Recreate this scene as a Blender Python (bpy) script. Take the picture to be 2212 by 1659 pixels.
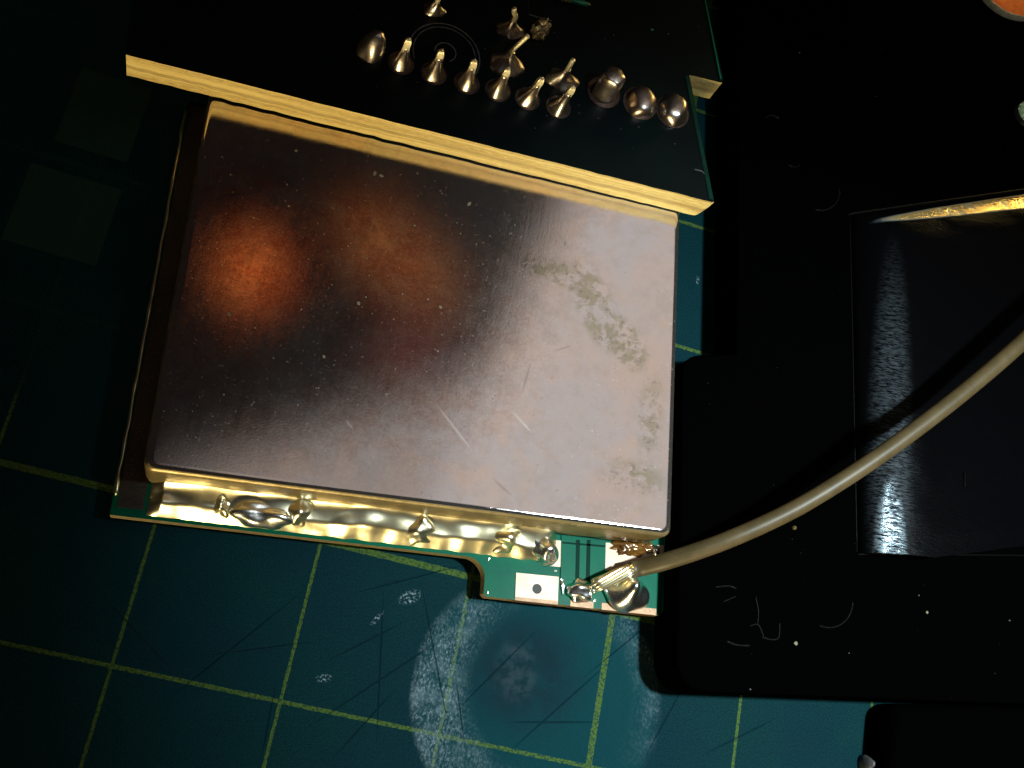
import bpy, bmesh, math, random
from mathutils import Vector, Matrix, noise
random.seed(7)
S = bpy.context.scene
for o in list(bpy.data.objects): bpy.data.objects.remove(o)
S.unit_settings.system = 'METRIC'; S.unit_settings.scale_length = 0.01     # one unit is one centimetre

# ------------------------------------------------------------------ camera
F, CX, CY = 2401.467, 1106.0, 829.5
def rodrigues(w):
    t = w.length; k = w / t
    K = Matrix(((0, -k.z, k.y), (k.z, 0, -k.x), (-k.y, k.x, 0)))
    return Matrix.Identity(3) + K * math.sin(t) + (K @ K) * (1 - math.cos(t))
RM = rodrigues(Vector((2.78474613, 0.33560099, 0.35888616)))
TV = Vector((-2.33518545, 1.64477755, 6.48501565))
CAM = -(RM.transposed() @ TV)
cd = bpy.data.cameras.new('camera'); cam = bpy.data.objects.new('camera', cd); S.collection.objects.link(cam)
ax, ay, az = RM[0], -RM[1], -RM[2]
cam.matrix_world = Matrix(((ax.x, ay.x, az.x, CAM.x), (ax.y, ay.y, az.y, CAM.y), (ax.z, ay.z, az.z, CAM.z), (0, 0, 0, 1)))
cd.sensor_width = 36; cd.lens = 36 * F / 2212; cd.clip_start = 0.05; cd.clip_end = 500
cd.dof.use_dof = True; cd.dof.focus_distance = 7.0; cd.dof.aperture_fstop = 7.0
S.camera = cam
def ray(x, y): return RM.transposed() @ Vector(((x - CX) / F, (y - CY) / F, 1))
def U(x, y, z):
    d = ray(x, y); return CAM + d * ((z - CAM.z) / d.z)
def onpl(x, y, P, n):
    d = ray(x, y); return CAM + d * ((P - CAM).dot(n) / d.dot(n))

# ------------------------------------------------------------------ world, exposure
W = bpy.data.worlds.new('World'); S.world = W; W.use_nodes = True
W.node_tree.nodes['Background'].inputs[0].default_value = (0.62, 0.42, 0.42, 1)
W.node_tree.nodes['Background'].inputs[1].default_value = 0.011
S.view_settings.view_transform = 'Standard'; S.view_settings.look = 'None'; S.view_settings.exposure = 0; S.view_settings.gamma = 1

# ------------------------------------------------------------------ lamps
ZT = 0.60                      # height of the top of the shield can
def mirror(x, y, zl):          # where the can top sends the view through this point
    P = U(x, y, ZT); d = (P - CAM).normalized(); d.z = -d.z
    return P + d * ((zl - P.z) / d.z)
def area(name, loc, target, sx, sy, watts, col, spread=180, shape='RECTANGLE', roll=0.0):
    l = bpy.data.lights.new(name, 'AREA'); l.shape = shape; l.size = sx; l.size_y = sy
    l.energy = watts; l.color = col; l.spread = math.radians(spread)
    o = bpy.data.objects.new(name, l); S.collection.objects.link(o)
    q = (Vector(target) - Vector(loc)).to_track_quat('-Z', 'Y')
    o.matrix_world = Matrix.Translation(loc) @ q.to_matrix().to_4x4() @ Matrix.Rotation(roll, 4, 'Z')
    return o
def flat_area(name, c0, ex, sx, sy, z, watts, col, spread=180):      # a level panel facing down, long side along ex
    l = bpy.data.lights.new(name, 'AREA'); l.shape = 'RECTANGLE'; l.size = sx; l.size_y = sy
    l.energy = watts; l.color = col; l.spread = math.radians(spread)
    o = bpy.data.objects.new(name, l); S.collection.objects.link(o)
    o.matrix_world = Matrix.Translation((c0[0], c0[1], z)) @ Matrix.Rotation(ex, 4, 'Z')
    return o
def spot(name, loc, target, watts, col, deg, blend, radius):
    l = bpy.data.lights.new(name, 'SPOT'); l.energy = watts; l.color = col
    l.spot_size = math.radians(deg); l.spot_blend = blend; l.shadow_soft_size = radius
    o = bpy.data.objects.new(name, l); S.collection.objects.link(o)
    o.location = loc; o.rotation_euler = (Vector(target) - Vector(loc)).to_track_quat('-Z', 'Y').to_euler()
    return o
ZL = 12.0
# ceiling panels seen in the can top: a large one on the right, a lower one set askew
a = mirror(1150, 500, ZL)
flat_area('ceiling_panel', (a.x + 2.55, a.y - 2.6), math.radians(-12), 5.3, 9.2, ZL, 100, (1.0, .89, .84))
p0, p1 = mirror(340, 1055, ZL), mirror(1085, 800, ZL)
ang = math.atan2(p1.y - p0.y, p1.x - p0.x); mid = (p0 + p1) / 2
flat_area('ceiling_panel_low', (mid.x + math.sin(ang) * 1.6, mid.y - math.cos(ang) * 1.6), ang, (p1 - p0).length, 3.2, ZL, 22, (1, .90, .85))
# added lights, no real lamps, for warm reflections in the can's dark half
q = mirror(548, 585, ZL); flat_area('added_amber_glow', q, 0, .75, .9, ZL, 1.9, (1, .25, .05)).data.shape = 'ELLIPSE'
q0, q1 = mirror(735, 450, ZL), mirror(990, 670, ZL); qm = (q0 + q1) / 2
flat_area('added_amber_glow_long', qm, math.atan2(q1.y - q0.y, q1.x - q0.x), (q1 - q0).length, 1.0, ZL, 1.9, (1, .33, .06)).data.shape = 'ELLIPSE'
q = mirror(885, 765, ZL); flat_area('added_red_glow', q, .5, 1.1, .6, ZL, .30, (1, .12, .06)).data.shape = 'ELLIPSE'
# key light high on the right, desk lamp low in front
spot('key_lamp', (6.2, 1.6, 11), (4.3, 1.3, 0), 10800, (.80, .96, 1.0), 45, 1.0, .35)
area('desk_lamp', (1.2, -16, 1.7), (1.3, 3.0, 1.0), 8.5, 2.2, 84, (1.0, .82, .42), 19)
spot('added_cap_light', (10.5, 3.0, 7.5), U(2200, 105, .4), 560, (1.0, .88, .74), 19, .8, .2)  # added spot, only there to brighten the two caps
area('added_gold_light', (14.5, 18, 3.4), (5.5, 4.5, .5), 3.0, 1.5, 85, (1.0, .70, .22), 50)  # added unseen warm light for the gold glint on the block

# ------------------------------------------------------------------ material helpers
class M:
    def __init__(s, name):
        s.m = bpy.data.materials.new(name); s.m.use_nodes = True; s.t = s.m.node_tree
        s.b = s.t.nodes['Principled BSDF']; s.tc = s.t.nodes.new('ShaderNodeTexCoord').outputs['Object']
    def N(s, typ, **k):
        n = s.t.nodes.new('ShaderNode' + typ)
        for a, v in k.items(): setattr(n, a, v)
        return n
    def link(s, a, b):
        if isinstance(a, (int, float, tuple)): b.default_value = a
        else: s.t.links.new(a, b)
    def math(s, op, a, b=0.0, c=None):
        n = s.N('Math', operation=op); s.link(a, n.inputs[0]); s.link(b, n.inputs[1])
        if c is not None: s.link(c, n.inputs[2])
        return n.outputs[0]
    def noise(s, scale, detail=4, rough=.55, vec=None, stretch=None, dist=0):
        v = vec or s.tc
        if stretch:
            mp = s.N('Mapping'); s.link(v, mp.inputs[0]); mp.inputs['Scale'].default_value = stretch[:3]
            if len(stretch) > 3: mp.inputs['Rotation'].default_value = (0, 0, stretch[3])
            v = mp.outputs[0]
        n = s.N('TexNoise'); s.link(v, n.inputs['Vector']); n.inputs['Scale'].default_value = scale
        n.inputs['Detail'].default_value = detail; n.inputs['Roughness'].default_value = rough; n.inputs['Distortion'].default_value = dist
        return n.outputs['Fac']
    def ramp(s, v, lo, hi, a=0.0, b=1.0):
        n = s.N('MapRange', interpolation_type='SMOOTHSTEP'); s.link(v, n.inputs['Value'])
        for k, x in zip(('From Min', 'From Max', 'To Min', 'To Max'), (lo, hi, a, b)): n.inputs[k].default_value = x
        return n.outputs[0]
    def mix(s, f, a, b):
        n = s.N('Mix', data_type='RGBA'); s.link(f, n.inputs[0])
        for v, i in ((a, 6), (b, 7)):
            if isinstance(v, tuple) and len(v) == 3: v = v + (1,)
            s.link(v, n.inputs[i])
        return n.outputs[2]
    def blob(s, c, rx, ry, rot=0.0):          # soft ellipse mask, 1 at its centre
        mp = s.N('Mapping', vector_type='TEXTURE'); s.link(s.tc, mp.inputs[0])
        mp.inputs['Location'].default_value = (c[0], c[1], c[2] if len(c) > 2 else 0)
        mp.inputs['Rotation'].default_value = (0, 0, rot); mp.inputs['Scale'].default_value = (rx, ry, 1e4)
        g = s.N('TexGradient', gradient_type='SPHERICAL'); s.link(mp.outputs[0], g.inputs[0]); return g.outputs['Fac']
    def seg(s, a, b, w):
        d = b - a; return s.blob(((a.x + b.x) / 2, (a.y + b.y) / 2), d.length / 2, w, math.atan2(d.y, d.x))
    def maxi(s, *vs):
        r = vs[0]
        for v in vs[1:]: r = s.math('MAXIMUM', r, v)
        return r
    def bump(s, h, strength, dist=.01):
        n = s.N('Bump'); s.link(h, n.inputs['Height']); n.inputs['Strength'].default_value = strength; n.inputs['Distance'].default_value = dist
        s.t.links.new(n.outputs[0], s.b.inputs['Normal'])
    def set(s, **k):
        for a, v in k.items():
            i = s.b.inputs[a.replace('_', ' ')]
            if isinstance(v, tuple) and len(v) == 3: v = v + (1,)
            s.link(v, i)
        return s.m

# cutting mat
def mat_cutting():
    g = M('cutting_mat_vinyl')
    sp = g.N('SeparateXYZ'); g.link(g.tc, sp.inputs[0]); X, Y = sp.outputs[0], sp.outputs[1]
    wob = g.noise(26, 3); wj = g.math('MULTIPLY_ADD', wob, .012, -.006)
    X2, Y2 = g.math('ADD', X, wj), g.math('ADD', Y, wj)
    thin = g.maxi(g.math('LESS_THAN', g.math('PINGPONG', X2, .5), .0105), g.math('LESS_THAN', g.math('PINGPONG', Y2, .5), .013))
    thick = g.maxi(g.math('LESS_THAN', g.math('ABSOLUTE', g.math('SUBTRACT', X2, 3.0)), .021), g.math('LESS_THAN', g.math('ABSOLUTE', g.math('SUBTRACT', Y2, 1.0)), .021))
    ln = g.maxi(thin, thick)
    wear = g.ramp(g.noise(55, 4, .7), .38, .56, .25, 1)
    gone = g.math('MULTIPLY', g.ramp(X, -.15, -.45), g.ramp(Y, 1.2, 1.6))
    ln = g.math('MULTIPLY', g.math('MULTIPLY', ln, wear), g.math('SUBTRACT', 1.0, g.math('MULTIPLY', gone, .93)))
    base = g.mix(g.ramp(g.noise(1.3, 5), .35, .65), (.0003, .0225, .0310), (.0004, .0275, .0300))
    fine = g.noise(95, 3, .75)
    base = g.mix(g.ramp(fine, .35, .70, 0, .75), base, (.0006, .004, .007))
    base = g.mix(g.ramp(g.noise(160, 2, .6), .58, .72, 0, .7), base, (.004, .042, .052))
    # paler squares at the left
    sq = None
    for x0, x1, y0, y1 in ((-1.40, -.82, 2.36, 2.92), (-1.32, -.85, 3.12, 3.70)):
        m1 = g.math('MULTIPLY', g.math('COMPARE', X, (x0 + x1) / 2, (x1 - x0) / 2), g.math('COMPARE', Y, (y0 + y1) / 2, (y1 - y0) / 2))
        sq = m1 if sq is None else g.maxi(sq, m1)
    base = g.mix(sq, base, (.012, .035, .030))
    base = g.mix(ln, base, (.060, .105, .018))
    # worn round patch
    c = U(1165, 1510, 0)
    outer = g.blob(c, .86, .86); inner = g.blob(c + Vector((.08, .06, 0)), .78, .74)
    ring = g.math('SUBTRACT', g.ramp(outer, .0, .05), g.ramp(inner, .04, .34))
    ring = g.math('MAXIMUM', ring, 0)
    big = g.ramp(g.noise(1.9, 2, .5), .36, .60)
    leftish = g.blob(U(960, 1520, 0), .55, .95, -.15); low = g.blob(U(1080, 1590, 0), .75, .50); rt = g.blob(U(1360, 1450, 0), .40, .62, .3)
    lob = g.maxi(g.math('MULTIPLY', leftish, 1.7), g.math('MULTIPLY', low, 1.4), g.math('MULTIPLY', rt, .9))
    scuff = g.math('MULTIPLY', ring, lob)
    grit = g.math('ADD', g.math('MULTIPLY', g.ramp(g.noise(60, 5, .8, stretch=(1, .6, 1, .3)), .44, .72), g.ramp(g.noise(8, 4, .65), .36, .60, .25, 1)), g.ramp(g.noise(7, 4, .6), .40, .75, 0, .25))
    base = g.mix(g.math('MULTIPLY', g.math('MULTIPLY', g.ramp(outer, 0, .12), .55), g.math('SUBTRACT', 1.0, ln)), base, (.0010, .040, .048))
    scuff = g.math('MULTIPLY', scuff, grit)
    pale = g.blob(U(1115, 1450, 0), .20, .27, .2); pale = g.math('MULTIPLY', g.ramp(pale, .1, .6), g.ramp(g.noise(14, 4), .38, .62))
    dk = g.math('MULTIPLY', g.ramp(g.blob(U(1130, 1450, 0), .55, .50), 0, .7), g.ramp(g.noise(6, 3), .25, .6, .4, .8))
    base = g.mix(dk, base, (.003, .013, .020))
    base = g.mix(g.math('MULTIPLY', pale, .55), base, (.026, .044, .055))
    extra = g.maxi(g.blob(U(885, 1290, 0), .09, .05, .6), g.blob(U(815, 1335, 0), .02, .07, -.5), g.blob(U(700, 1465, 0), .06, .03, .2), g.blob(U(1507, 605, 0), .015, .05, .1), g.blob(U(345, 1000, 0), .1, .04))
    extra = g.math('MULTIPLY', g.ramp(extra, 0, .5), g.ramp(g.noise(60, 4, .7), .5, .62))
    base = g.mix(g.math('MINIMUM', g.math('MULTIPLY', g.maxi(scuff, extra), .95), 1), base, (.21, .28, .31))
    # knife cuts
    cuts = [((730, 1290), (1040, 1210)), ((900, 1210), (985, 1659)), ((1180, 1340), (960, 1560)), ((1350, 1400), (1060, 1659)), ((620, 1600), (1000, 1350)),
            ((830, 1230), (810, 1659)), ((600, 1450), (560, 1659)), ((1460, 1300), (1240, 1480)), ((1500, 1440), (1380, 1659)), ((400, 1420), (720, 1380)),
            ((680, 1440), (900, 1330)), ((1700, 1540), (1500, 1640)), ((980, 1430), (1010, 1659)), ((870, 1470), (700, 1659)), ((300, 1560), (700, 1240)),
            ((1060, 1560), (1330, 1560)), ((180, 1240), (420, 1500))]
    cm = None
    for (x0, y0), (x1, y1) in cuts:
        k = g.ramp(g.seg(U(x0, y0, 0), U(x1, y1, 0), .0075), .05, .75)
        cm = k if cm is None else g.maxi(cm, k)
    base = g.mix(g.math('MULTIPLY', cm, .75), base, (.002, .010, .016))
    h = g.math('ADD', g.math('MULTIPLY', fine, 1.0), g.math('MULTIPLY', cm, -1.6))
    h = g.math('ADD', h, g.math('MULTIPLY', scuff, .8))
    g.bump(h, .55, .008)
    return g.set(Base_Color=base, Roughness=g.ramp(scuff, 0, .6, .62, .42), Specular_IOR_Level=.05)

def mat_tin():
    g = M('tarnished_tin')
    n1 = g.noise(2.2, 5); n2 = g.noise(9, 6, .65); n3 = g.noise(70, 3, .6)
    col = g.mix(g.ramp(n1, .3, .7), (.72, .62, .56), (.64, .64, .66))
    col = g.mix(g.ramp(n2, .42, .72, 0, .55), col, (.56, .52, .47))
    col = g.mix(g.ramp(g.noise(5, 3, .5), .5, .75, 0, .5), col, (.78, .62, .50))
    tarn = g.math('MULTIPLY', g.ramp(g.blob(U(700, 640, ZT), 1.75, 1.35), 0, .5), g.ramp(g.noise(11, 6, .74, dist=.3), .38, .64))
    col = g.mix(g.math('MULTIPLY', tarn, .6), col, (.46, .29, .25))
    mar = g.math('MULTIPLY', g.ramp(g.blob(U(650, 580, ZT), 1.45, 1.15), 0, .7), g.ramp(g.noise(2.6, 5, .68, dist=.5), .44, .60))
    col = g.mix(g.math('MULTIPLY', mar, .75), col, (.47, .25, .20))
    fg = g.math('MULTIPLY', g.ramp(g.blob(U(720, 640, ZT), 1.8, 1.4), 0, .35), g.ramp(g.noise(44, 4, .75), .42, .62))
    col = g.mix(g.math('MULTIPLY', fg, .35), col, (.95, .82, .72))
    # grey green stains
    st = g.maxi(g.blob(U(1285, 660, ZT), .42, .17, -.98), g.blob(U(1160, 575, ZT), .12, .10), g.blob(U(1350, 740, ZT), .26, .16, -.8),
                g.blob(U(1205, 590, ZT), .13, .12), g.math('MULTIPLY', g.blob(U(1375, 1030, ZT), .34, .16, .1), .5), g.math('MULTIPLY', g.blob(U(1405, 900, ZT), .14, .42, .1), .45))
    stm = g.math('MULTIPLY', g.ramp(st, .02, .45), g.ramp(g.noise(11, 6, .68, dist=.4), .42, .56))
    col = g.mix(g.math('MULTIPLY', stm, .72), col, (.36, .35, .21))
    spk = g.math('MULTIPLY', g.ramp(st, .0, .35), g.ramp(g.noise(27, 5, .7), .56, .64))
    col = g.mix(g.math('MULTIPLY', spk, .6), col, (.25, .22, .20))
    dust = g.ramp(g.noise(34, 4, .7), .66, .73)
    col = g.mix(g.math('MULTIPLY', dust, .7), col, (.25, .22, .20))
    sc = [((940, 870), (1025, 980), .012), ((1100, 882), (1152, 938), .011), ((745, 905), (765, 930), .010), ((1150, 770), (1125, 860), .010), ((1060, 1030), (1110, 1075), .01),
          ((1240, 745), (1190, 760), .008)]
    s1 = None
    for (x0, y0), (x1, y1), w in sc[:3]:
        k = g.ramp(g.seg(U(x0, y0, ZT), U(x1, y1, ZT), w), 0, .5); s1 = k if s1 is None else g.maxi(s1, k)
    s2 = None
    for (x0, y0), (x1, y1), w in sc[3:]:
        k = g.ramp(g.seg(U(x0, y0, ZT), U(x1, y1, ZT), w), 0, .6); s2 = k if s2 is None else g.maxi(s2, k)
    col = g.mix(g.math('MULTIPLY', s2, .4), col, (.30, .28, .28)); col = g.mix(g.math('MULTIPLY', s1, .8), col, (.98, .97, .95))
    flecks = g.math('MAXIMUM', g.ramp(g.noise(17, 5, .8), .68, .74), g.math('MULTIPLY', g.ramp(g.noise(48, 4, .8), .60, .72), .55))
    streak = g.noise(30, 3, .6, stretch=(1, .09, 1, -.13))
    rough = g.math('ADD', g.ramp(n2, .3, .7, .125, .145), g.math('MULTIPLY', g.maxi(flecks, s1), .10))
    rough = g.math('ADD', rough, g.math('MULTIPLY', streak, .05))
    h = g.math('ADD', g.math('MULTIPLY', n3, .5), g.math('MULTIPLY', streak, .3)); h = g.math('ADD', h, g.math('MULTIPLY', g.maxi(stm, flecks), .5))
    g.bump(h, .035, .008)
    g.set(Base_Color=g.mix(flecks, g.mix(.5, col, (.25, .2, .18)), (.55, .48, .38)), Metallic=0.0, Roughness=.5, Specular_IOR_Level=.3)
    gl = g.N('BsdfAnisotropic', distribution='BECKMANN'); g.link(col, gl.inputs['Color']); g.link(rough, gl.inputs['Roughness'])
    nrm = g.b.inputs['Normal'].links[0].from_socket; g.t.links.new(nrm, gl.inputs['Normal'])
    mx = g.N('MixShader'); g.link(g.ramp(g.maxi(flecks, g.math('MULTIPLY', stm, .1)), 0, 1, .05, .8), mx.inputs[0])
    g.t.links.new(gl.outputs[0], mx.inputs[1]); g.t.links.new(g.b.outputs[0], mx.inputs[2])
    g.t.links.new(mx.outputs[0], g.t.nodes['Material Output'].inputs['Surface'])
    return g.m

def simple(name, col, rough, metal=0, spec=.5, var=None, ns=20, bump=0, bs=60, coat=0, stretch=None):
    g = M(name); c = col
    if var: c = g.mix(g.ramp(g.noise(ns, 5, .6, stretch=stretch), .3, .7), col, var)
    if bump: g.bump(g.noise(bs, 4, .6, stretch=stretch), bump, .01)
    return g.set(Base_Color=c, Roughness=rough, Metallic=metal, Specular_IOR_Level=spec, Coat_Weight=coat)
MAT, TIN = mat_cutting(), mat_tin()
TINW = simple('tin_wall_lit', (.33, .25, .12), .40, .6, var=(.20, .145, .06), ns=5, bump=.3, bs=16)  # lit copy for the front wall, warm light put into the colour
TIND = simple('tin_wall_shaded', (.10, .085, .08), .40, .8, var=(.22, .17, .13), ns=12, bump=.3)  # shaded copy for the other walls, shade put into the colour
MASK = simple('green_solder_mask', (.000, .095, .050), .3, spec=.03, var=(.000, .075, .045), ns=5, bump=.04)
MASKD = simple('dark_trace_mask', (.000, .020, .012), .5, spec=.03)
MASK_TR = simple('light_trace_mask', (.001, .19, .10), .25)
FRE = simple('fibreglass_edge_thin', (.27, .21, .10), .6, var=(.17, .13, .06), ns=30, bump=.3)
def mat_edge():
    g = M('cut_fibreglass_edge')
    lay = g.noise(1, 4, .6, stretch=(.5, .5, 36)); fib = g.noise(45, 5, .7, stretch=(.5, 1, 2))
    c = g.mix(g.ramp(lay, .38, .62), (.82, .60, .21), (.50, .32, .10)); c = g.mix(g.ramp(fib, .3, .75, 0, .7), c, (.88, .72, .30))
    g.bump(g.math('ADD', fib, lay), .6, .02)
    return g.set(Base_Color=c, Roughness=.75, Specular_IOR_Level=.25)
EDGE = mat_edge()
EDGE2 = simple('resin_layer', (.58, .42, .16), .7, spec=.25, var=(.44, .30, .11), ns=30, bump=.5, stretch=(.4, .4, 4))
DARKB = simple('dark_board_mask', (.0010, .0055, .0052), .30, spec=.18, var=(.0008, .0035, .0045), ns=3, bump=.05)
RIMG = simple('bare_board_rim', (.001, .018, .011), .4, spec=.1, var=(.001, .03, .018), ns=25)
SOLD = simple('solder', (.90, .88, .84), .26, 1, bump=.25, bs=12)
SOLDW = simple('solder_with_flux', (1, .90, .64), .30, 1, var=(.92, .80, .50), ns=6, bump=.12, bs=9)
SOLDB = simple('fluxed_pin_solder', (.56, .52, .48), .32, 1, var=(.38, .29, .24), ns=9, bump=.2, bs=25)
PIN = simple('tinned_pin', (.86, .76, .50), .42, .6, bump=.1)
FLUX = simple('amber_flux', (.20, .085, .015), .12, .2, var=(.09, .035, .008), ns=12, bump=.3, bs=20, coat=.6)
COPP = simple('bare_copper_pad', (.27, .17, .105), .42, .3, var=(.31, .21, .145), ns=10, bump=.08)
PLATE = simple('plated_copper_edge', (.16, .085, .04), .45, .4, var=(.22, .12, .055), ns=20, bump=.2)
HOLE = simple('drilled_hole', (.008, .009, .004), .6, var=(.003, .004, .002), ns=60)
def mat_black():
    g = M('black_plastic')
    fl = g.ramp(g.noise(38, 3, .8), .745, .77)
    c = g.mix(g.math('MULTIPLY', fl, .8), (.0005, .0005, .0005), (.05, .048, .04))
    g.bump(g.noise(120, 3, .6), .12, .006)
    return g.set(Base_Color=c, Roughness=.7, Specular_IOR_Level=.0)
BLACK = mat_black()
def mat_block():
    g = M('scuffed_gloss_painted_glint')
    n = g.noise(30, 5, .75, stretch=(.5, 2.6, 1, .25)); m = g.noise(2.5, 3)
    wear = g.maxi(g.ramp(g.seg(U(1921, 1000, .54), U(1926, 1420, .54), .12), 0, .55, 0, .8), g.ramp(g.seg(U(1925, 480, .54), U(1921, 1500, .54), .17), 0, .6, 0, .09))  # cool highlight of the left shoulder, painted in as bright metal
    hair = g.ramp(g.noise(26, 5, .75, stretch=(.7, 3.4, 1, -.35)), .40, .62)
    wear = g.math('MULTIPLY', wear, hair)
    edge = g.math('MULTIPLY', g.ramp(g.seg(U(1880, 478, .55), U(2900, 347, .55), .080), 0, .12), g.ramp(g.noise(9, 4, .6), .3, .5, .45, 1))  # gold reflection along the top shoulder, painted into the colour
    glint_col = g.mix(edge, (.34, .42, .47), (.85, .64, .28)); wear = g.maxi(wear, edge)
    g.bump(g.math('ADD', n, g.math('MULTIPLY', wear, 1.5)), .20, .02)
    return g.set(Metallic=g.math('MULTIPLY', wear, .8), Base_Color=g.mix(wear, (.0012, .0012, .0015), glint_col), Roughness=g.ramp(n, .3, .7, .16, .26), Specular_IOR_Level=.02)
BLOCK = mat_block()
BLACKR = simple('black_plastic_rim', (.002, .002, .002), .45, spec=.05, bump=.5, bs=20)
CABLE = simple('grey_tan_insulation', (.085, .058, .025), .45, spec=.3, var=(.060, .042, .017), ns=8, bump=.10, bs=14)
ORNG = simple('orange_plastic', (.95, .20, .02), .6, spec=.15, var=(.75, .11, .012), ns=8, bump=.6, bs=90)
PALE = simple('pale_rim_plastic', (.30, .31, .27), .45, var=(.14, .17, .17), ns=22, bump=.5)
JADE = simple('pale_green_plastic', (.22, .55, .42), .45, var=(.10, .24, .20), ns=20, bump=.4)
GREYT = simple('grey_tip', (.10, .09, .09), .5, var=(.04, .04, .04), ns=14, bump=.3)
RINGP = simple('fluxed_ring_pad', (.16, .11, .09), .35, .8, var=(.06, .04, .035), ns=14, bump=.3)
SILK = simple('worn_silkscreen', (.16, .17, .18), .6, spec=.1, var=(.05, .055, .06), ns=60)
DUST = simple('yellow_dust', (.12, .11, .05), .7, var=(.16, .14, .07), ns=50)
DUSTW = simple('pale_lint', (.05, .05, .05), .7)

# ------------------------------------------------------------------ object helpers
def link(name, me, parent=None, mats=(), smooth=True):
    o = bpy.data.objects.new(name, me); S.collection.objects.link(o)
    for m in mats: me.materials.append(m)
    if smooth:
        for p in me.polygons: p.use_smooth = True
    if parent: o.parent = parent; o.matrix_parent_inverse = parent.matrix_world.inverted()
    return o
def from_bm(name, bm, parent=None, mats=(), smooth=True, sharp=None):
    bmesh.ops.recalc_face_normals(bm, faces=bm.faces)
    if sharp:
        for e in bm.edges:
            if len(e.link_faces) == 2 and e.calc_face_angle(0) > math.radians(sharp): e.smooth = False
    me = bpy.data.meshes.new(name); bm.to_mesh(me); bm.free()
    return link(name, me, parent, mats, smooth)
def thing(name, label, cat, loc, group=None):
    o = bpy.data.objects.new(name, None); S.collection.objects.link(o); o.location = loc; o.empty_display_size = .3
    bpy.context.view_layer.update()
    o['label'] = label; o['category'] = cat
    if group: o['group'] = group
    return o
def tag(o, label, cat, group=None):
    o['label'] = label; o['category'] = cat
    if group: o['group'] = group
    return o
def prism(bm, pts, down, mat_top=0, mat_side=1):          # pts: top outline, down: vector to the underside
    top = [bm.verts.new(p) for p in pts]; bot = [bm.verts.new(Vector(p) + Vector(down)) for p in pts]
    f = bm.faces.new(top); f.material_index = mat_top
    f = bm.faces.new(list(reversed(bot))); f.material_index = mat_top
    n = len(pts)
    for i in range(n):
        f = bm.faces.new((top[i], bot[i], bot[(i + 1) % n], top[(i + 1) % n])); f.material_index = mat_side
def arc_pts(c, r, a0, a1, n): return [(c[0] + r * math.cos(a0 + (a1 - a0) * i / n), c[1] + r * math.sin(a0 + (a1 - a0) * i / n)) for i in range(n + 1)]
def tube(bm, pts, radii, seg=16, cap=True, mat=0):
    rings = []; up = Vector((0, 0, 1))
    for i, p in enumerate(pts):
        t = (pts[min(i + 1, len(pts) - 1)] - pts[max(i - 1, 0)]).normalized()
        s = t.cross(up).normalized(); v = s.cross(t)
        r = radii[i] if isinstance(radii, list) else radii
        rings.append([bm.verts.new(p + (s * math.cos(k * math.tau / seg) + v * math.sin(k * math.tau / seg)) * r) for k in range(seg)])
    for a, b in zip(rings, rings[1:]):
        for k in range(seg): bm.faces.new((a[k], a[(k + 1) % seg], b[(k + 1) % seg], b[k])).material_index = mat
    if cap:
        bm.faces.new(list(reversed(rings[0]))).material_index = mat; bm.faces.new(rings[-1]).material_index = mat
def catmull(P, n=8):
    out = []
    for i in range(len(P) - 1):
        a, b, c, d = P[max(i - 1, 0)], P[i], P[i + 1], P[min(i + 2, len(P) - 1)]
        for k in range(n):
            t = k / n; out.append(.5 * ((2 * b) + (c - a) * t + (2 * a - 5 * b + 4 * c - d) * t * t + (3 * b - a - 3 * c + d) * t ** 3))
    out.append(P[-1]); return out
def lathe(bm, base, ax_z, prof, seg=20, ex=1.0, ey=1.0, xdir=Vector((1, 0, 0)), lump=0.0, seed=0, shear=Vector((0, 0, 0))):
    z = ax_z.normalized(); x = (xdir - z * xdir.dot(z)).normalized(); y = z.cross(x); rings = []
    for r, h in prof:
        ring = []
        for k in range(seg):
            a = k * math.tau / seg
            rr = r * (1 + lump * noise.noise(Vector((math.cos(a) * 1.3 + seed * 7.1, math.sin(a) * 1.3, h * 9))))
            ring.append(bm.verts.new(base + x * (rr * math.cos(a) * ex) + y * (rr * math.sin(a) * ey) + z * h + shear * h))
        rings.append(ring)
    for a, b in zip(rings, rings[1:]):
        for k in range(seg): bm.faces.new((a[k], a[(k + 1) % seg], b[(k + 1) % seg], b[k]))
    bm.faces.new(list(reversed(rings[0]))); bm.faces.new(rings[-1])
def blobmesh(bm, c, rx, ry, rz, rot=0, seed=0, lump=.25, fr=1.6, sub=4, flat=None):
    r = bmesh.ops.create_icosphere(bm, subdivisions=sub, radius=1)
    Rz = Matrix.Rotation(rot, 3, 'Z')
    for v in r['verts']:
        n = v.co.normalized(); k = 1 + lump * noise.noise(n * fr + Vector((seed * 3.7, seed * 1.3, seed)))
        p = Vector((n.x * rx * k, n.y * ry * k, n.z * rz * k))
        p = Rz @ p + Vector(c)
        if flat is not None and p.z < flat: p.z = flat
        v.co = p
    return r['verts']

# ------------------------------------------------------------------ the setting: the cutting mat
bm = bmesh.new()
prism(bm, [Vector((-60, -60, 0)), Vector((60, -60, 0)), Vector((60, 60, 0)), Vector((-60, 60, 0))], (0, 0, -.3), 0, 0)
mat_o = from_bm('cutting_mat', bm, None, [MAT], False); mat_o['kind'] = 'structure'

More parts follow.
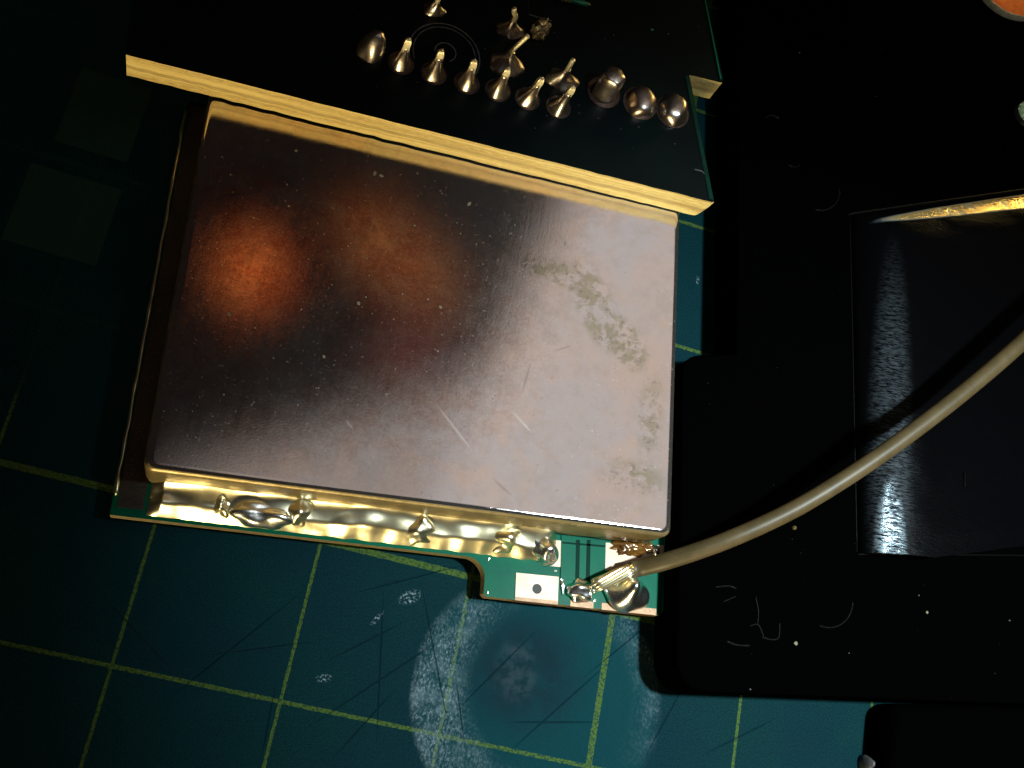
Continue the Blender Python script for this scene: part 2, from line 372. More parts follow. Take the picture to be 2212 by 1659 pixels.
# ------------------------------------------------------------------ radio module: thin board, shield can, pads, solder
ZB = 0.18
O0 = U(237, 1112, ZB); TH = math.radians(7.1)
E1 = Vector((math.cos(TH), math.sin(TH), 0)); E2 = Vector((-math.sin(TH), math.cos(TH), 0))
def L(u, v, z=ZB): return Vector((O0.x, O0.y, 0)) + E1 * u + E2 * v + Vector((0, 0, z))
def toL(P): d = P - Vector((O0.x, O0.y, P.z)); return d.dot(E1), d.dot(E2)
def LP(x, y, z=ZB): return toL(U(x, y, z))
module = thing('radio_module', 'small green circuit module with tarnished tin shield can, lying on the cutting mat', 'circuit module', (L(1.6, 1.2, 0)))
rt_u = LP(1432, 1330)[0]; tab_v = LP(1432, 1330)[1]; nt_u = LP(1044, 1290)[0]; top_v = LP(392, 250)[1] + .12
nb = LP(1000, 1203)[1]
r = .13
out = [L(0, 0), L(nt_u - r, 0)] + [L(nt_u - r + r * math.sin(a), -r + r * math.cos(a)) for a in [math.pi / 2 * k / 7 for k in range(1, 8)]] + [L(nt_u, tab_v + .02), L(nt_u + .02, tab_v), L(rt_u - .03, tab_v), L(rt_u, tab_v + .03), L(rt_u, top_v), L(0, top_v)]
bm = bmesh.new(); prism(bm, out, (0, 0, -.10), 0, 1)
board = from_bm('circuit_board', bm, module, [MASK, FRE], False)
# tinned rim around the board edge, seen as a pale line
# shield can
cb_u, cb_v = LP(308, 1012, ZT)
cr_u = LP(1452, 1150, ZT)[0]; ct_v = LP(445, 205, ZT)[1] + .15
cb_v = (LP(312, 1012, ZT)[1] + LP(1440, 1158, ZT)[1]) / 2 - .005
def rrect(u0, u1, v0, v1, r, n=6):
    P = []
    for (cu, cv, a0) in ((u1 - r, v1 - r, 0), (u0 + r, v1 - r, 90), (u0 + r, v0 + r, 180), (u1 - r, v0 + r, 270)):
        for k in range(n + 1):
            a = math.radians(a0 + 90 * k / n); P.append((cu + r * math.cos(a), cv + r * math.sin(a)))
    return P
bm = bmesh.new(); rings = []
fr = .040; H = ZT
def can_ring(ins, z, rr): return [bm.verts.new(L(u, v, z)) for u, v in rrect(cb_u + ins, cr_u - ins, cb_v + ins, ct_v - ins, max(rr * .6, .01))]
rings.append(can_ring(.012, ZB + .004, .07)); rings.append(can_ring(.004, ZB + .12, .075))
for k in range(7):
    a = math.pi / 2 * k / 6; ins = fr * (1 - math.cos(a)); rings.append(can_ring(ins, H - fr + fr * math.sin(a), .10 - ins * .7))
for a, b in zip(rings, rings[1:]):
    for k in range(len(a)): bm.faces.new((a[k], a[(k + 1) % len(a)], b[(k + 1) % len(a)], b[k]))
rings.append(can_ring(fr + .012, H, .04))
for k in range(len(rings[-1])): bm.faces.new((rings[-2][k], rings[-2][(k + 1) % len(rings[-1])], rings[-1][(k + 1) % len(rings[-1])], rings[-1][k]))
bm.faces.new(rings[-1])
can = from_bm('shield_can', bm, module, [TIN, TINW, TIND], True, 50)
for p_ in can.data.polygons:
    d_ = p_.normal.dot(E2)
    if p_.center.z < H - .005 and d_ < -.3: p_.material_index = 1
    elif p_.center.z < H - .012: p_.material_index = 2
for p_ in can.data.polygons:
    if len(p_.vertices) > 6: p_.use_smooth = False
bm = bmesh.new()
spk = [(495, 678, .014), (640, 325, .010), (810, 374, .010), (824, 379, .009), (1014, 440, .010), (775, 655, .012), (835, 852, .010), (952, 663, .009), (1222, 525, .009), (700, 770, .008), (548, 470, .006)]
for i in range(60): spk.append((random.uniform(400, 1080), random.uniform(300, 950), random.uniform(.0022, .0045)))
for x, y, r_ in spk:
    if y < 250 + (x - 445) * .25 or y > 990: continue
    c = U(x, y, ZT + .004); el = random.uniform(.6, 1.8); th = random.uniform(0, 3)
    prism(bm, [c + Matrix.Rotation(th, 3, 'Z') @ Vector((r_ * el * math.cos(a), r_ * math.sin(a), 0)) for a in (0, 1.1, 2.2, 3.5, 4.9)], (0, 0, -.003), 0, 0)
o = from_bm('dust_specks', bm, module, [simple('ochre_dust', (.17, .13, .05), .7, var=(.22, .20, .14), ns=9)], False); o['kind'] = 'stuff'
# ledge strip: gold ground plane with soldered fillet along the lower wall of the can
def ledge(name, u0, u1, v0, v1, h0, seedv, mat, lump=1.0, nu=240, nv=14):
    bm = bmesh.new(); g = []
    for i in range(nu + 1):
        u = u0 + (u1 - u0) * i / nu; row = []
        for j in range(nv + 1):
            t = j / nv; v = v0 + (v1 - v0) * t
            q = Vector((u * 2.6 + seedv, v * 3.5, seedv)); q2 = Vector((u * 7 + seedv, v * 9, 2))
            n = max(0, noise.noise(q) + .05) * .085 * lump + noise.noise(q2) * .012 * lump
            ends = min(1, min(i, nu - i) / 7)
            h = (h0 * (.38 * min(1, t / .36) ** 1.1 + .10 * t + .42 * t ** 5) + max(n, -.004) * math.sin(math.pi * min(1, t * .82 + .08)) ** 1.0) * ends + .006
            if j == 0: h = -.002
            row.append(bm.verts.new(L(u, v + .006 * noise.noise(Vector((u * 12, 5, seedv))) * (1 - t), ZB + max(h, .002))))
        g.append(row)
    for i in range(nu):
        for j in range(nv): bm.faces.new((g[i][j], g[i + 1][j], g[i + 1][j + 1], g[i][j + 1]))
    return from_bm(name, bm, module, [mat], True)
su = LP(1205, 1200)[0]
ledge('ground_solder_strip', LP(318, 1100)[0], su - .02, .022, cb_v + .02, .17, 3.1, SOLDW)
# round solder lumps on the ledge
def solder(name, x, y, rx, ry, rz, rot=0, seed=0, mat=SOLD, lump=.3, z=ZB, parent=module, fr=1.6):
    bm = bmesh.new(); c = U(x, y, z); blobmesh(bm, (c.x, c.y, z), rx, ry, rz, TH + rot, seed, lump, fr, flat=z - .004)
    return from_bm(name, bm, parent, [mat], True)
solder('solder_lump', 566, 1112, .24, .09, .14, 0, 1)
solder('solder_lump', 648, 1100, .09, .13, .15, -.3, 4, SOLDW)
solder('solder_lump', 905, 1136, .12, .12, .13, .2, 2, SOLDW)
solder('solder_lump', 1085, 1158, .12, .12, .14, .1, 5, SOLDW)
solder('solder_lump', 1170, 1185, .085, .12, .12, .7, 6, SOLD)
solder('solder_lump', 480, 1092, .07, .08, .12, 0, 9, SOLDW)
def sheet(name, pts, mat, z, parent=module, th=.004):
    bm = bmesh.new(); prism(bm, [U(x, y, z) for x, y in pts], (0, 0, -th), 0, 0)
    return from_bm(name, bm, parent, [mat], False)
# bare ground plane at the right of the strip, and left ledge
sheet('copper_pad', [(1186, 1222), (1212, 1225), (1216, 1168), (1186, 1166)], COPP, ZB + .005)
sheet('copper_pad', [(1304, 1232), (1368, 1236), (1430, 1225), (1434, 1178), (1306, 1172)], COPP, ZB + .005)
pl = LP(237, 1112)
bm = bmesh.new(); prism(bm, [L(.03, .05, ZB + .004), L(cb_u + .02, .05, ZB + .004), L(cb_u + .02, top_v - .02, ZB + .004), L(.03, top_v - .02, ZB + .004)], (0, 0, -.006), 0, 0)
from_bm('ground_plane_ledge', bm, module, [simple('tarnished_copper_ledge', (.012, .009, .007), .6, .2, var=(.04, .022, .012), ns=6, bump=.3)], False)
# solder bead down the left edge
bm = bmesh.new(); pts = []; rad = []
for i in range(90):
    v = .12 + (top_v - .2) * i / 89; pts.append(L(.012 + .008 * noise.noise(Vector((v * 6, 0, 0))), v, ZB + .003)); rad.append(.010 + .010 * max(0, noise.noise(Vector((v * 8, 4, 1)))))
tube(bm, pts, rad, 8); from_bm('edge_solder_bead', bm, module, [SOLDW], True)
# green signal track bridge and its two isolation gaps
sheet('track_mask', [(1211, 1250), (1307, 1258), (1309, 1163), (1213, 1155)], MASK, ZB + .010)
for x in (1247, 1270): sheet('isolation_gap', [(x - 4, 1256), (x + 4, 1256), (x + 6, 1166), (x - 2, 1166)], MASKD, ZB + .013)
sheet('isolation_gap', [(1215, 1174), (1307, 1182), (1307, 1178), (1215, 1170)], MASKD, ZB + .013)
sheet('board_track', [(1418, 1328), (1428, 1329), (1434, 1240), (1424, 1240)], MASKD, ZB + .004)
# antenna pad with plated hole
ring0 = [U(x, y, ZB + .007) for x, y in ((1113, 1289), (1205, 1298), (1207, 1246), (1115, 1237))]
hc = U(1160, 1272, ZB + .007); hr = .032
bm = bmesh.new(); n = 32; inn = [bm.verts.new(hc + Vector((hr * math.cos(k * math.tau / n), hr * math.sin(k * math.tau / n), 0))) for k in range(n)]
cs = [bm.verts.new(p) for p in ring0]
angs = [math.atan2((p - hc).y, (p - hc).x) % math.tau for p in ring0]
def near(a): return min(range(n), key=lambda k: abs(((k * math.tau / n) - a + math.pi) % math.tau - math.pi))
ks = [near(a) for a in angs]
for i in range(4):
    k0, k1 = ks[i], ks[(i + 1) % 4]; k = k0
    loop = []
    while True:
        loop.append(inn[k])
        if k == k1: break
        k = (k + 1) % n
    bm.faces.new([cs[i], cs[(i + 1) % 4]] + list(reversed(loop)))
down = [bm.verts.new(v.co + Vector((0, 0, -.005))) for v in inn]
for k in range(n): bm.faces.new((inn[k], inn[(k + 1) % n], down[(k + 1) % n], down[k]))
pad = from_bm('antenna_pad', bm, module, [COPP], False)
bm = bmesh.new(); hv = [hc + Vector(((hr - .001) * math.cos(k * math.tau / n), (hr - .001) * math.sin(k * math.tau / n), -.0055)) for k in range(n)]
prism(bm, hv, (0, 0, -.0005)); from_bm('drilled_hole', bm, pad, [HOLE, HOLE], False)
def castell(x0, x1):
    u0, u1 = LP(x0, 1300)[0], LP(x1, 1300)[0]
    bm = bmesh.new(); prism(bm, [L(u0, tab_v - .003, ZB + .003), L(u1, tab_v - .003, ZB + .003), L(u1, tab_v + .04, ZB + .003), L(u0, tab_v + .04, ZB + .003)], (0, 0, -.099), 0, 0)
    return from_bm('plated_edge', bm, module, [PLATE], False)
castell(1112, 1205); castell(1232, 1282); castell(1300, 1418)
solder('solder_joint', 1252, 1277, .095, .075, .075, .05, 11, SOLD, .35)
solder('solder_joint', 1215, 1268, .012, .05, .02, .05, 14, SOLD, .4)
# big joint that carries the cable
bm = bmesh.new(); c = U(1352, 1283, ZB); 
for v in blobmesh(bm, (c.x, c.y, ZB), .165, .115, .10, TH + .05, 21, .15, 1.3, flat=ZB - .004):
    dx, dy = v.co.x - c.x, v.co.y - c.y; w = math.exp(-((dx + .02) ** 2 / .004 + (dy - .04) ** 2 / .009)); v.co.z += .13 * w * (v.co.z > ZB)
from_bm('solder_joint', bm, module, [SOLD], True)
solder('solder_joint', 1413, 1190, .035, .045, .05, 0, 33, SOLD, .3)
solder('flux_residue', 1360, 1183, .13, .055, .035, .05, 41, FLUX, .5, fr=3)
solder('flux_residue', 1398, 1184, .07, .035, .03, .05, 42, FLUX, .5, fr=3)
solder('flux_residue', 1180, 1195, .05, .07, .02, .6, 43, FLUX, .5, fr=3)
for i, (x, y) in enumerate(((1200, 1233), (1056, 1208), (1054, 1280), (1213, 1252), (1284, 1297))):
    solder('solder_fleck', x, y, .012, .009, .008, i, 50 + i, SOLD, .4)

# ------------------------------------------------------------------ dark upper circuit board lying over the edge of the can
ZA = ZT + .018 + .20
A = U(272, 118, ZA + .014); B = U(1543, 438, ZA)
e = (B - A).normalized(); up = Vector((0, 0, 1)).cross(e).normalized(); nn = e.cross(up); tilt = -.05
uu = up * math.cos(tilt) + nn * math.sin(tilt); NA = e.cross(uu).normalized()
def AP(x, y, h=0.0): return onpl(x, y, A, NA) + NA * h
upper = thing('main_circuit_board', 'dark green circuit board with a rough yellow cut edge overlapping the shield can', 'circuit board', onpl(900, 150, A, NA) - NA * .2)
n_e = 60; edge_top = []
for i in range(n_e + 1):
    t = i / n_e; edge_top.append(A.lerp(B, t) + uu * (.004 * noise.noise(Vector((t * 22, 0, 1))) + .004 * noise.noise(Vector((t * 90, 3, 1)))))
edge_top[-1] -= e * .02
corner = B + uu * .05
dirr = (AP(1488, 160) - AP(1543, 438)).normalized()
outl = edge_top + [AP(1543, 436), AP(1489, 162), AP(1560, 179), AP(1563, 172), AP(1505, -95), AP(1505, -95) - e * 3.9, A + (AP(1488, 160) - B) * .02]
bm = bmesh.new()
tv = [bm.verts.new(p) for p in outl]; rows = [tv]; TK = .205
for k in range(1, 7):
    s = k / 6; rows.append([bm.verts.new(p - NA * TK * s + uu * ((.006 * noise.noise(Vector((i * .8, s * 2.4, 9))) - .006 * (k == 6) ) if i <= n_e else 0) - e * ((.03 * s * s if i in (n_e, n_e + 1) else 0))) for i, p in enumerate(outl)])
f = bm.faces.new(tv); f.material_index = 0
f = bm.faces.new(list(reversed(rows[-1]))); f.material_index = 0
N = len(outl)
for q_, (a_, b_) in enumerate(zip(rows, rows[1:])):
    for i in range(N): bm.faces.new((a_[i], b_[i], b_[(i + 1) % N], a_[(i + 1) % N])).material_index = 2 if q_ == 3 else 1
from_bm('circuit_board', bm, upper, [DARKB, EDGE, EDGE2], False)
# lighter bare rim along the right side and notch
def strip(name, P, w, side, mat, h=.003, parent=upper):
    bm = bmesh.new(); a = [AP(x, y, h) for x, y in P]; b = [p + side * w for p in a]
    va, vb = [bm.verts.new(p) for p in a], [bm.verts.new(p) for p in b]
    for i in range(len(P) - 1): bm.faces.new((va[i], va[i + 1], vb[i + 1], vb[i]))
    return from_bm(name, bm, parent, [mat], False)
strip('bare_board_rim', [(1541, 432), (1515, 300), (1488, 165)], .03, -e, RIMG)
strip('bare_board_rim', [(1560, 172), (1543, 90), (1524, 0), (1512, -60)], .018, -e, RIMG)
strip('copper_line', [(1558, 172), (1524, 0)], .010, -e, MASK_TR, .005)
# silkscreen rings
def ringstrip(cx, cy, rx, ry, a0, a1, w):
    c = AP(cx, cy, .003); bm = bmesh.new(); va = []; vb = []
    for k in range(41):
        a = math.radians(a0 + (a1 - a0) * k / 40)
        d = e * math.cos(a) + uu * math.sin(a); va.append(bm.verts.new(c + d * rx)); vb.append(bm.verts.new(c + d * (rx - w)))
    for k in range(40): bm.faces.new((va[k], va[k + 1], vb[k + 1], vb[k]))
    from_bm('silkscreen_ring', bm, upper, [SILK], False)
ringstrip(960, 118, .245, 0, -30, 200, .009); ringstrip(960, 118, .215, 0, -25, 205, .007); ringstrip(962, 113, .075, 0, -60, 190, .008)
# header pins with solder cones
def header_pin(x, y, hgt=.25, pw=.022, rb=.100, tiltv=(0, 0), seed=0, cone=.19):
    base = AP(x, y); sh = e * tiltv[0] + uu * tiltv[1]
    bm = bmesh.new()
    prof = [(rb * (.34 + .66 * (1 - t) ** 2.0), cone * t) for t in [k / 8 for k in range(9)]]
    lathe(bm, base, NA, [(rb * 1.02, -.004)] + prof, 24, xdir=e, lump=.14, seed=seed, shear=sh)
    sc = from_bm('solder_cone', bm, upper, [SOLDB], True)
    bm = bmesh.new(); a = []
    for h, w in ((cone * .6, pw), (hgt - .03, pw), (hgt, pw * .55)):
        c = base + NA * h + sh * h; a.append([bm.verts.new(c + e * (w * sx) + uu * (w * sy)) for sx, sy in ((-1, -1), (1, -1), (1, 1), (-1, 1))])
    for p, q in zip(a, a[1:]):
        for k in range(4): bm.faces.new((p[k], p[(k + 1) % 4], q[(k + 1) % 4], q[k]))
    bm.faces.new(a[-1]); bm.faces.new(list(reversed(a[0])))
    bmesh.ops.bevel(bm, geom=list(bm.edges), offset=.006, segments=2, affect='EDGES')
    pin = from_bm('header_pin', bm, upper, [PIN], True, 60); sc.parent = pin; sc.matrix_parent_inverse = pin.matrix_world.inverted()
for i, (x, y) in enumerate(((866, 137), (937, 159), (1008, 180), (1075, 196), (1139, 214), (1206, 232))):
    header_pin(x, y, .25 if i else .26, seed=i, rb=.070 + .006 * (i % 2), tiltv=(-.02 * (i % 3) + (.12 if i > 3 else .0), .02))
def dome(name, x, y, rb, hgt, seed, ex=1.0, ey=1.0, flat=.35, mat=SOLDB, sh=(0, 0)):
    bm = bmesh.new(); prof = [(rb, -.004)]
    for k in range(11):
        a = math.pi / 2 * k / 10; prof.append((max(rb * math.cos(a) ** flat, .006), hgt * math.sin(a)))
    lathe(bm, AP(x, y), NA, prof, 28, ex, ey, e, .18, seed, e * sh[0] + uu * sh[1]); return from_bm(name, bm, upper, [mat], True)
dome('solder_dome', 798, 112, .085, .17, 60, 1, 1, .9, sh=(.15, .2))
def ring_pad(x, y, r0, r1, ex=1.0):
    bm = bmesh.new(); c = AP(x, y, .004); n = 32
    a = [bm.verts.new(c + e * (r0 * ex * math.cos(k * math.tau / n)) + uu * (r0 * math.sin(k * math.tau / n))) for k in range(n)]
    b = [bm.verts.new(c + e * (r1 * ex * math.cos(k * math.tau / n)) + uu * (r1 * math.sin(k * math.tau / n))) for k in range(n)]
    for k in range(n): bm.faces.new((a[k], a[(k + 1) % n], b[(k + 1) % n], b[k]))
    return from_bm('ring_pad', bm, upper, [RINGP], True)
dome('solder_dome', 1304, 200, .088, .22, 61, 1.0, .95, .22)
dome('solder_dome', 1382, 224, .108, .10, 62, 1, 1.15, .6)
dome('solder_dome', 1452, 242, .108, .10, 63, .95, 1.15, .6)
for x, y, r1 in ((1304, 200, .125), (1382, 224, .130), (1452, 242, .130)): ring_pad(x, y, r1 - .035, r1, .96)
for x, y in ((798, 112), (866, 137), (937, 159), (1008, 180), (1075, 196), (1139, 214), (1206, 232)): ring_pad(x, y, .06, .088)
def lead(x, y, tipv, seed, rb=.11, hgt=.28, mat=SOLDB):     # a bent component lead in a wide cone
    base = AP(x, y); bm = bmesh.new(); cone = .13
    prof = [(rb * (.18 + .82 * (1 - t) ** 2.0), cone * t) for t in [k / 8 for k in range(9)]]
    lathe(bm, base, NA, [(rb, -.004)] + prof, 24, 1.15, .8, e, .45, seed)
    sc = from_bm('solder_cone', bm, upper, [mat], True)
    bm = bmesh.new(); P = [base + NA * .07, base + NA * .15, base + NA * hgt * .8 + e * tipv[0] * .6 + uu * tipv[1] * .6, base + NA * hgt + e * tipv[0] + uu * tipv[1]]
    tube(bm, catmull(P, 5), .017, 8); ld = from_bm('component_lead', bm, upper, [PIN], True)
    sc.parent = ld; sc.matrix_parent_inverse = ld.matrix_world.inverted()
lead(1092, 138, (.06, .03), 70, .115, .30); lead(1212, 174, (.0, .0), 71, .11, .24); lead(1100, 65, (-.03, .0), 72, .085, .22)
lead(938, 22, (0, 0), 73, .07, .18)
bm = bmesh.new(); c = AP(1163, 72); 
blobmesh(bm, c + NA * .04, .055, .065, .10, 0, 80, .5, 3, 4); from_bm('solder_stub', bm, upper, [simple('dull_flux_solder', (.30, .25, .17), .35, .6, var=(.10, .08, .05), ns=28, bump=.5)], True)
dome('solder_fleck', 1247, 4, .04, .02, 90, 2.2, .6, .6, MASK_TR); dome('solder_fleck', 1222, 1, .02, .02, 91, 2.2, .6, .6, DUST); dome('solder_fleck', 1268, 8, .014, .012, 92, 2.0, .6, .6, DUST)
dome('solder_fleck', 1408, 64, .010, .006, 93, 1.5, 1, .6, MASK_TR)
strip('component_outline', [(1140, -5), (1143, 33), (1192, 47), (1194, 10)], .008, uu, SILK, .003)
bm = bmesh.new()
for i in range(46):
    x, y = random.uniform(800, 1520), random.uniform(10, 330)
    if y > 100 + (x - 275) * .25: continue
    c = AP(x, y, .003); s = random.uniform(.003, .006)
    q = [c + e * s * random.uniform(.6, 1.4) * math.cos(a) + uu * s * math.sin(a) for a in (0, 1.3, 2.9, 4.4)]
    prism(bm, q, -NA * .003, 0, 0)
o = from_bm('dust_specks', bm, upper, [DUSTW], False); o['kind'] = 'stuff'
strip('pale_scratch', [(1500, 368), (1516, 372), (1521, 378)], .010, uu, DUSTW, .005)

# ------------------------------------------------------------------ antenna cable
cable = thing('antenna_cable', 'tan insulated antenna cable curving from the solder joint over the black housing', 'cable', U(1352, 1283, ZB))
pp = [(1362, 1231, .32), (1385, 1226, .34), (1450, 1209, .48), (1570, 1167, .66), (1700, 1108, .78), (1800, 1050, .86), (1900, 984, .93), (2000, 911, .99), (2100, 832, 1.04), (2212, 735, 1.08), (2400, 560, 1.1)]
P = catmull([U(*p) for p in pp], 10)
bm = bmesh.new(); tube(bm, P, [.056 if i else .050 for i in range(len(P))], 20); from_bm('insulation', bm, cable, [CABLE], True, 60)
bm = bmesh.new(); c0, c1 = U(1286, 1264, .30), U(1366, 1230, .35); dv = (c1 - c0).normalized(); sd = dv.cross(Vector((0, 0, 1))).normalized(); uv = sd.cross(dv)
for k in range(11):
    a = k * math.tau / 10; rr = .034 if k < 10 else 0
    pts = []
    for i in range(7):
        t = i / 6; aa = a + t * 1.2; pts.append(c0.lerp(c1, t * (1 + .03 * (k % 3)) - .02 * (k % 4)) + (sd * math.cos(aa) + uv * math.sin(aa)) * rr)
    tube(bm, pts, .0125, 8)
from_bm('bare_strands', bm, cable, [SOLDW], True)
c = U(1716, 1140, .72); bm = bmesh.new(); blobmesh(bm, c, .014, .014, .014, 0, 5, .2); from_bm('insulation_nib', bm, cable, [CABLE])

# ------------------------------------------------------------------ black plastic housing on the right
ZC = .40
house = thing('black_housing', 'black plastic housing with a raised glossy block, filling the right of the mat', 'housing', U(1900, 1000, 0))
def rc(pts, r=.1, n=6, z=ZC):          # rounded polygon through pixel corners; (x, y, radius)
    Q = [U(x, y, z) for x, y, _ in pts]; R = [k for _, _, k in pts]; o = []
    for i in range(len(Q)):
        a, b, c = Q[i - 1], Q[i], Q[(i + 1) % len(Q)]; rr = R[i]
        if rr == 0: o.append(b); continue
        p, q = b + (a - b).normalized() * rr, b + (c - b).normalized() * rr
        for k in range(n + 1):
            t = k / n; o.append(p * (1 - t) ** 2 + b * 2 * t * (1 - t) + q * t * t)
    return o
def bevelled(name, outl, ztop, zbot, bev, mats, parent):
    bm = bmesh.new(); cen = sum(outl, Vector()) / len(outl); n = len(outl); rings = []
    nor = []
    for i in range(n):
        t = (outl[(i + 1) % n] - outl[i - 1]); t.z = 0; t.normalize(); nor.append(Vector((-t.y, t.x, 0)))
    ar = sum(outl[i].x * outl[(i + 1) % n].y - outl[(i + 1) % n].x * outl[i].y for i in range(n))
    sg = 1 if ar > 0 else -1
    for ins, z in [(0, zbot), (0, ztop - bev)] + [(bev * (1 - math.cos(a)), ztop - bev + bev * math.sin(a)) for a in (.4, .8, 1.2, math.pi / 2)]:
        rings.append([bm.verts.new(Vector((p.x, p.y, z)) + nor[i] * ins * sg) for i, p in enumerate(outl)])
    for a, b in zip(rings, rings[1:]):
        for k in range(n): bm.faces.new((a[k], a[(k + 1) % n], b[(k + 1) % n], b[k]))
    bm.faces.new(rings[-1]); bm.faces.new(list(reversed(rings[0])))
    return from_bm(name, bm, parent, mats, True, 40)
ol = rc([(1600, -140, 0), (1592, 766, 0), (1476, 766, .14), (1462, 1492, .22), (2500, 1532, 0), (2620, -140, 0)])
bevelled('housing_body', ol, ZC, .02, .02, [BLACK], house)
# raised block: straight lower end, soft left and top shoulders meeting in a mitre
ZR = .60
bl0, bl1 = U(1838, 466, ZC), U(1853, 1196, ZC); tr = U(2300, 402, ZC); br = U(2400, 1198, ZC)
bm = bmesh.new(); prof = []; nP = 12
for k in range(nP + 1):
    a = math.pi / 2 * k / nP; prof.append((1 - math.cos(a), math.sin(a)))     # inset, rise
wl, wt, hr_ = .46, .22, .20
ed = (bl0 - bl1).normalized(); lx = Vector((ed.y, -ed.x, 0)); te = (tr - bl0).normalized(); ty = Vector((te.y, -te.x, 0))
def corner_pt(k):
    i, h = prof[k]; return bl0 + lx * (wl * i) + ty * (wt * i) * 1.0 + Vector((0, 0, hr_ * h + .002))
rowsL, rowsT = [], []
nlen = 40
for k in range(nP + 1):
    i, h = prof[k]; cpt = corner_pt(k); low = bl1 + lx * (wl * i) + Vector((0, 0, hr_ * h + .002)); right = tr + te * 1.5 + ty * (wt * i) + Vector((0, 0, hr_ * h + .002))
    rowsL.append([bm.verts.new(low.lerp(cpt, j / nlen) + Vector((0, 0, .006 * noise.noise(Vector((j * .5, k * .6, 0))))) * (0 < j < nlen)) for j in range(nlen + 1)])
    rowsT.append([rowsL[-1][-1]] + [bm.verts.new(cpt.lerp(right, j / nlen) + Vector((0, 0, .010 * noise.noise(Vector((j * .9, k * .35, 4)))))) for j in range(1, nlen + 1)])
for a_, b_ in zip(rowsL, rowsL[1:]):
    for j in range(nlen): bm.faces.new((a_[j], a_[j + 1], b_[j + 1], b_[j]))
for a_, b_ in zip(rowsT, rowsT[1:]):
    for j in range(nlen): bm.faces.new((a_[j], a_[j + 1], b_[j + 1], b_[j]))
brt = bm.verts.new(br + te * 1.2 + Vector((0, 0, hr_ + .002)))
bm.faces.new(rowsL[-1] + rowsT[-1][1:] + [brt])
# lower end wall
brb = bm.verts.new(br + te * 1.2 + Vector((0, 0, .002)))
bm.faces.new([r_[0] for r_ in rowsL] + [brt, brb])
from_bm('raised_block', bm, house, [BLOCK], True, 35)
def rimline(name, pts, z, r, mat=BLACKR, parent=house):
    bm = bmesh.new(); P = catmull([U(x, y, z) for x, y in pts], 6); tube(bm, P, r, 8); return from_bm(name, bm, parent, [mat], True)
rimline('seam', [(1836, 470), (1843, 800), (1851, 1192)], ZC + .002, .006)
rimline('seam', [(1852, 1197), (2000, 1198), (2240, 1200)], ZC + .004, .006)
rimline('seam', [(1832, 463), (1950, 446), (2080, 428), (2260, 403)], ZC + .004, .010)
def boss(x, y, r, a0, a1, z=ZC, w=.010):
    c = U(x, y, z); bm = bmesh.new(); P = [c + Vector((r * math.cos(math.radians(a0 + (a1 - a0) * k / 24)), r * math.sin(math.radians(a0 + (a1 - a0) * k / 24)), 0)) for k in range(25)]
    tube(bm, P, w, 8); return from_bm('moulded_ring', bm, house, [BLACKR], True)
boss(1762, 402, .20, -85, 12, w=.007); boss(1785, 1290, .20, -100, 5, w=.007)
boss(1670, 270, .08, 60, 150, w=.006); boss(1712, 340, .08, -110, -30, w=.004)
rimline('moulded_clip', [(1545, 1268), (1575, 1266), (1590, 1272)], ZC, .006); rimline('moulded_clip', [(1632, 1290), (1638, 1320), (1636, 1350)], ZC, .006)
rimline('moulded_clip', [(1620, 1352), (1638, 1350), (1650, 1378)], ZC, .006); rimline('moulded_clip', [(1645, 1376), (1668, 1382), (1682, 1376), (1684, 1345)], ZC, .006)
rimline('moulded_clip', [(1570, 1385), (1590, 1393), (1620, 1395)], ZC, .007); rimline('moulded_clip', [(1562, 1300), (1590, 1288)], ZC, .005)
rimline('moulded_clip', [(2084, 1020), (2084, 1052)], ZC + .21, .005)
bm = bmesh.new()
for x, y, s in ((1377 + 343, 1390, .014), (2003, 1323, .011), (1812, 1745, .004)):
    c = U(x, y, ZC + .004); prism(bm, [c + Vector((s * math.cos(a) * random.uniform(.7, 1.3), s * math.sin(a), 0)) for a in (0, 1.2, 2.3, 3.4, 4.9)], (0, 0, -.003), 0, 0)
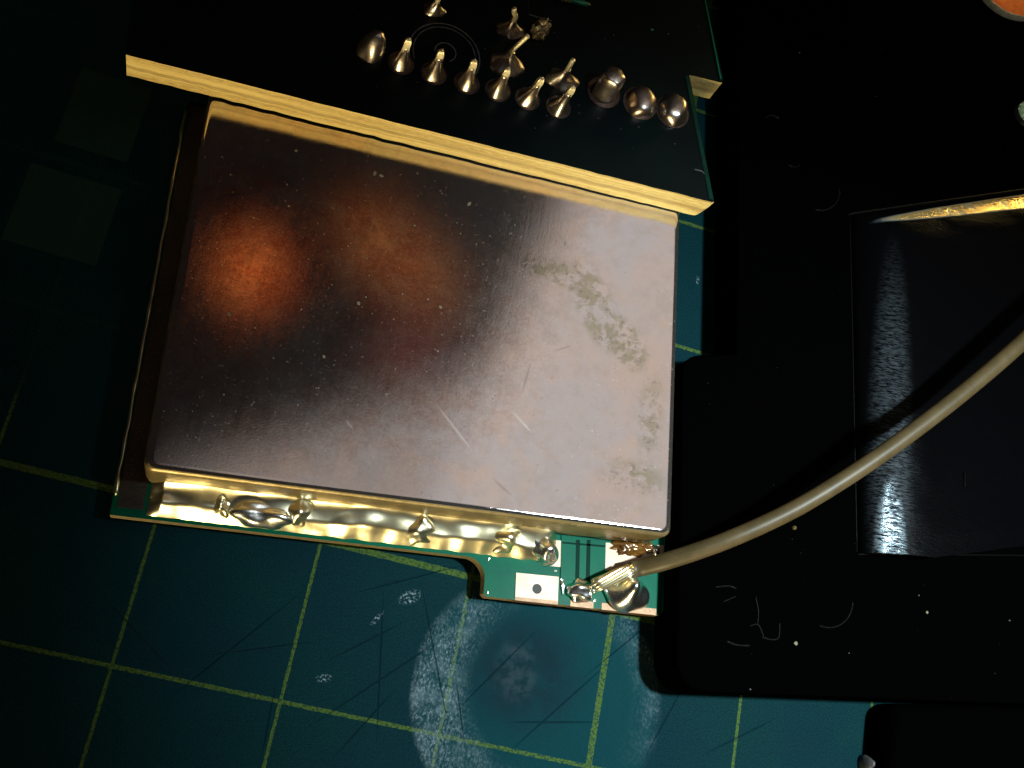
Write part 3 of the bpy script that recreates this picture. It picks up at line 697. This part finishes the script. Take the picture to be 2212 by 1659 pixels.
o = from_bm('dust_specks', bm, house, [DUST], False); o['kind'] = 'stuff'
bm = bmesh.new()
for i in range(10):
    x, y = random.uniform(1620, 2200), random.choice((random.uniform(20, 440), random.uniform(1230, 1490)))
    c = U(x, y, ZC + .004); s = random.uniform(.0025, .005); prism(bm, [c + Vector((s * math.cos(a) * random.uniform(.5, 2.2), s * math.sin(a), 0)) for a in (0, 1.2, 2.3, 3.4, 4.9)], (0, 0, -.003), 0, 0)
o = from_bm('lint_specks', bm, house, [DUSTW], False); o['kind'] = 'stuff'

# orange cap and pale green cap standing on the housing
def cap(name, label, cat, x, y, r, ry, top, rimm, h):
    t = thing(name, label, cat, U(x, y, ZC)); c = U(x, y, ZC + .002)
    bm = bmesh.new(); lathe(bm, c, Vector((0, 0, 1)), [(r, 0), (r, h * .8), (r * .99, h), (r * .965, h), (r * .96, h * .85)], 64); from_bm('rim', bm, t, [rimm], True, 50)
    bm = bmesh.new(); lathe(bm, c, Vector((0, 0, 1)), [(r * .955, h * .3), (r * .955, h * .9), (r * .7, h * .96), (r * .3, h * .98), (.01, h)], 48); from_bm('face', bm, t, [top], True, 50)
cap('orange_cap', 'round orange disc with a pale rim at the top right corner', 'cap', 2178, -42, .40, 0, ORNG, PALE, .06)
cap('green_cap', 'small pale green round cap at the right edge above the painted gold glint', 'cap', 2214, 250, .105, 0, JADE, PALE, .05)

# black block put in to fill the lower right corner, grey tip beside it
blk = bevelled('black_filler_block', rc([(1932, 1519, .10), (1915, 1760, 0), (2600, 1780, 0), (2600, 1526, 0)], z=.3), .3, .02, .10, [BLACK], None)
blk.parent = None; tag(blk, 'matt black filler block at the lower right corner, below the housing', 'block')
bm = bmesh.new(); c = U(1888, 1650, .14); lathe(bm, Vector((c.x, c.y, .005)), Vector((0, 0, 1)), [(.05, 0), (.046, .05), (.034, .10), (.016, .135), (.005, .14)], 20, .7, 1.1, lump=.3, seed=3)
tp = from_bm('metal_tip', bm, None, [GREYT], True); tag(tp, 'small grey metal tip on the mat at the bottom edge beside the black block', 'tip')
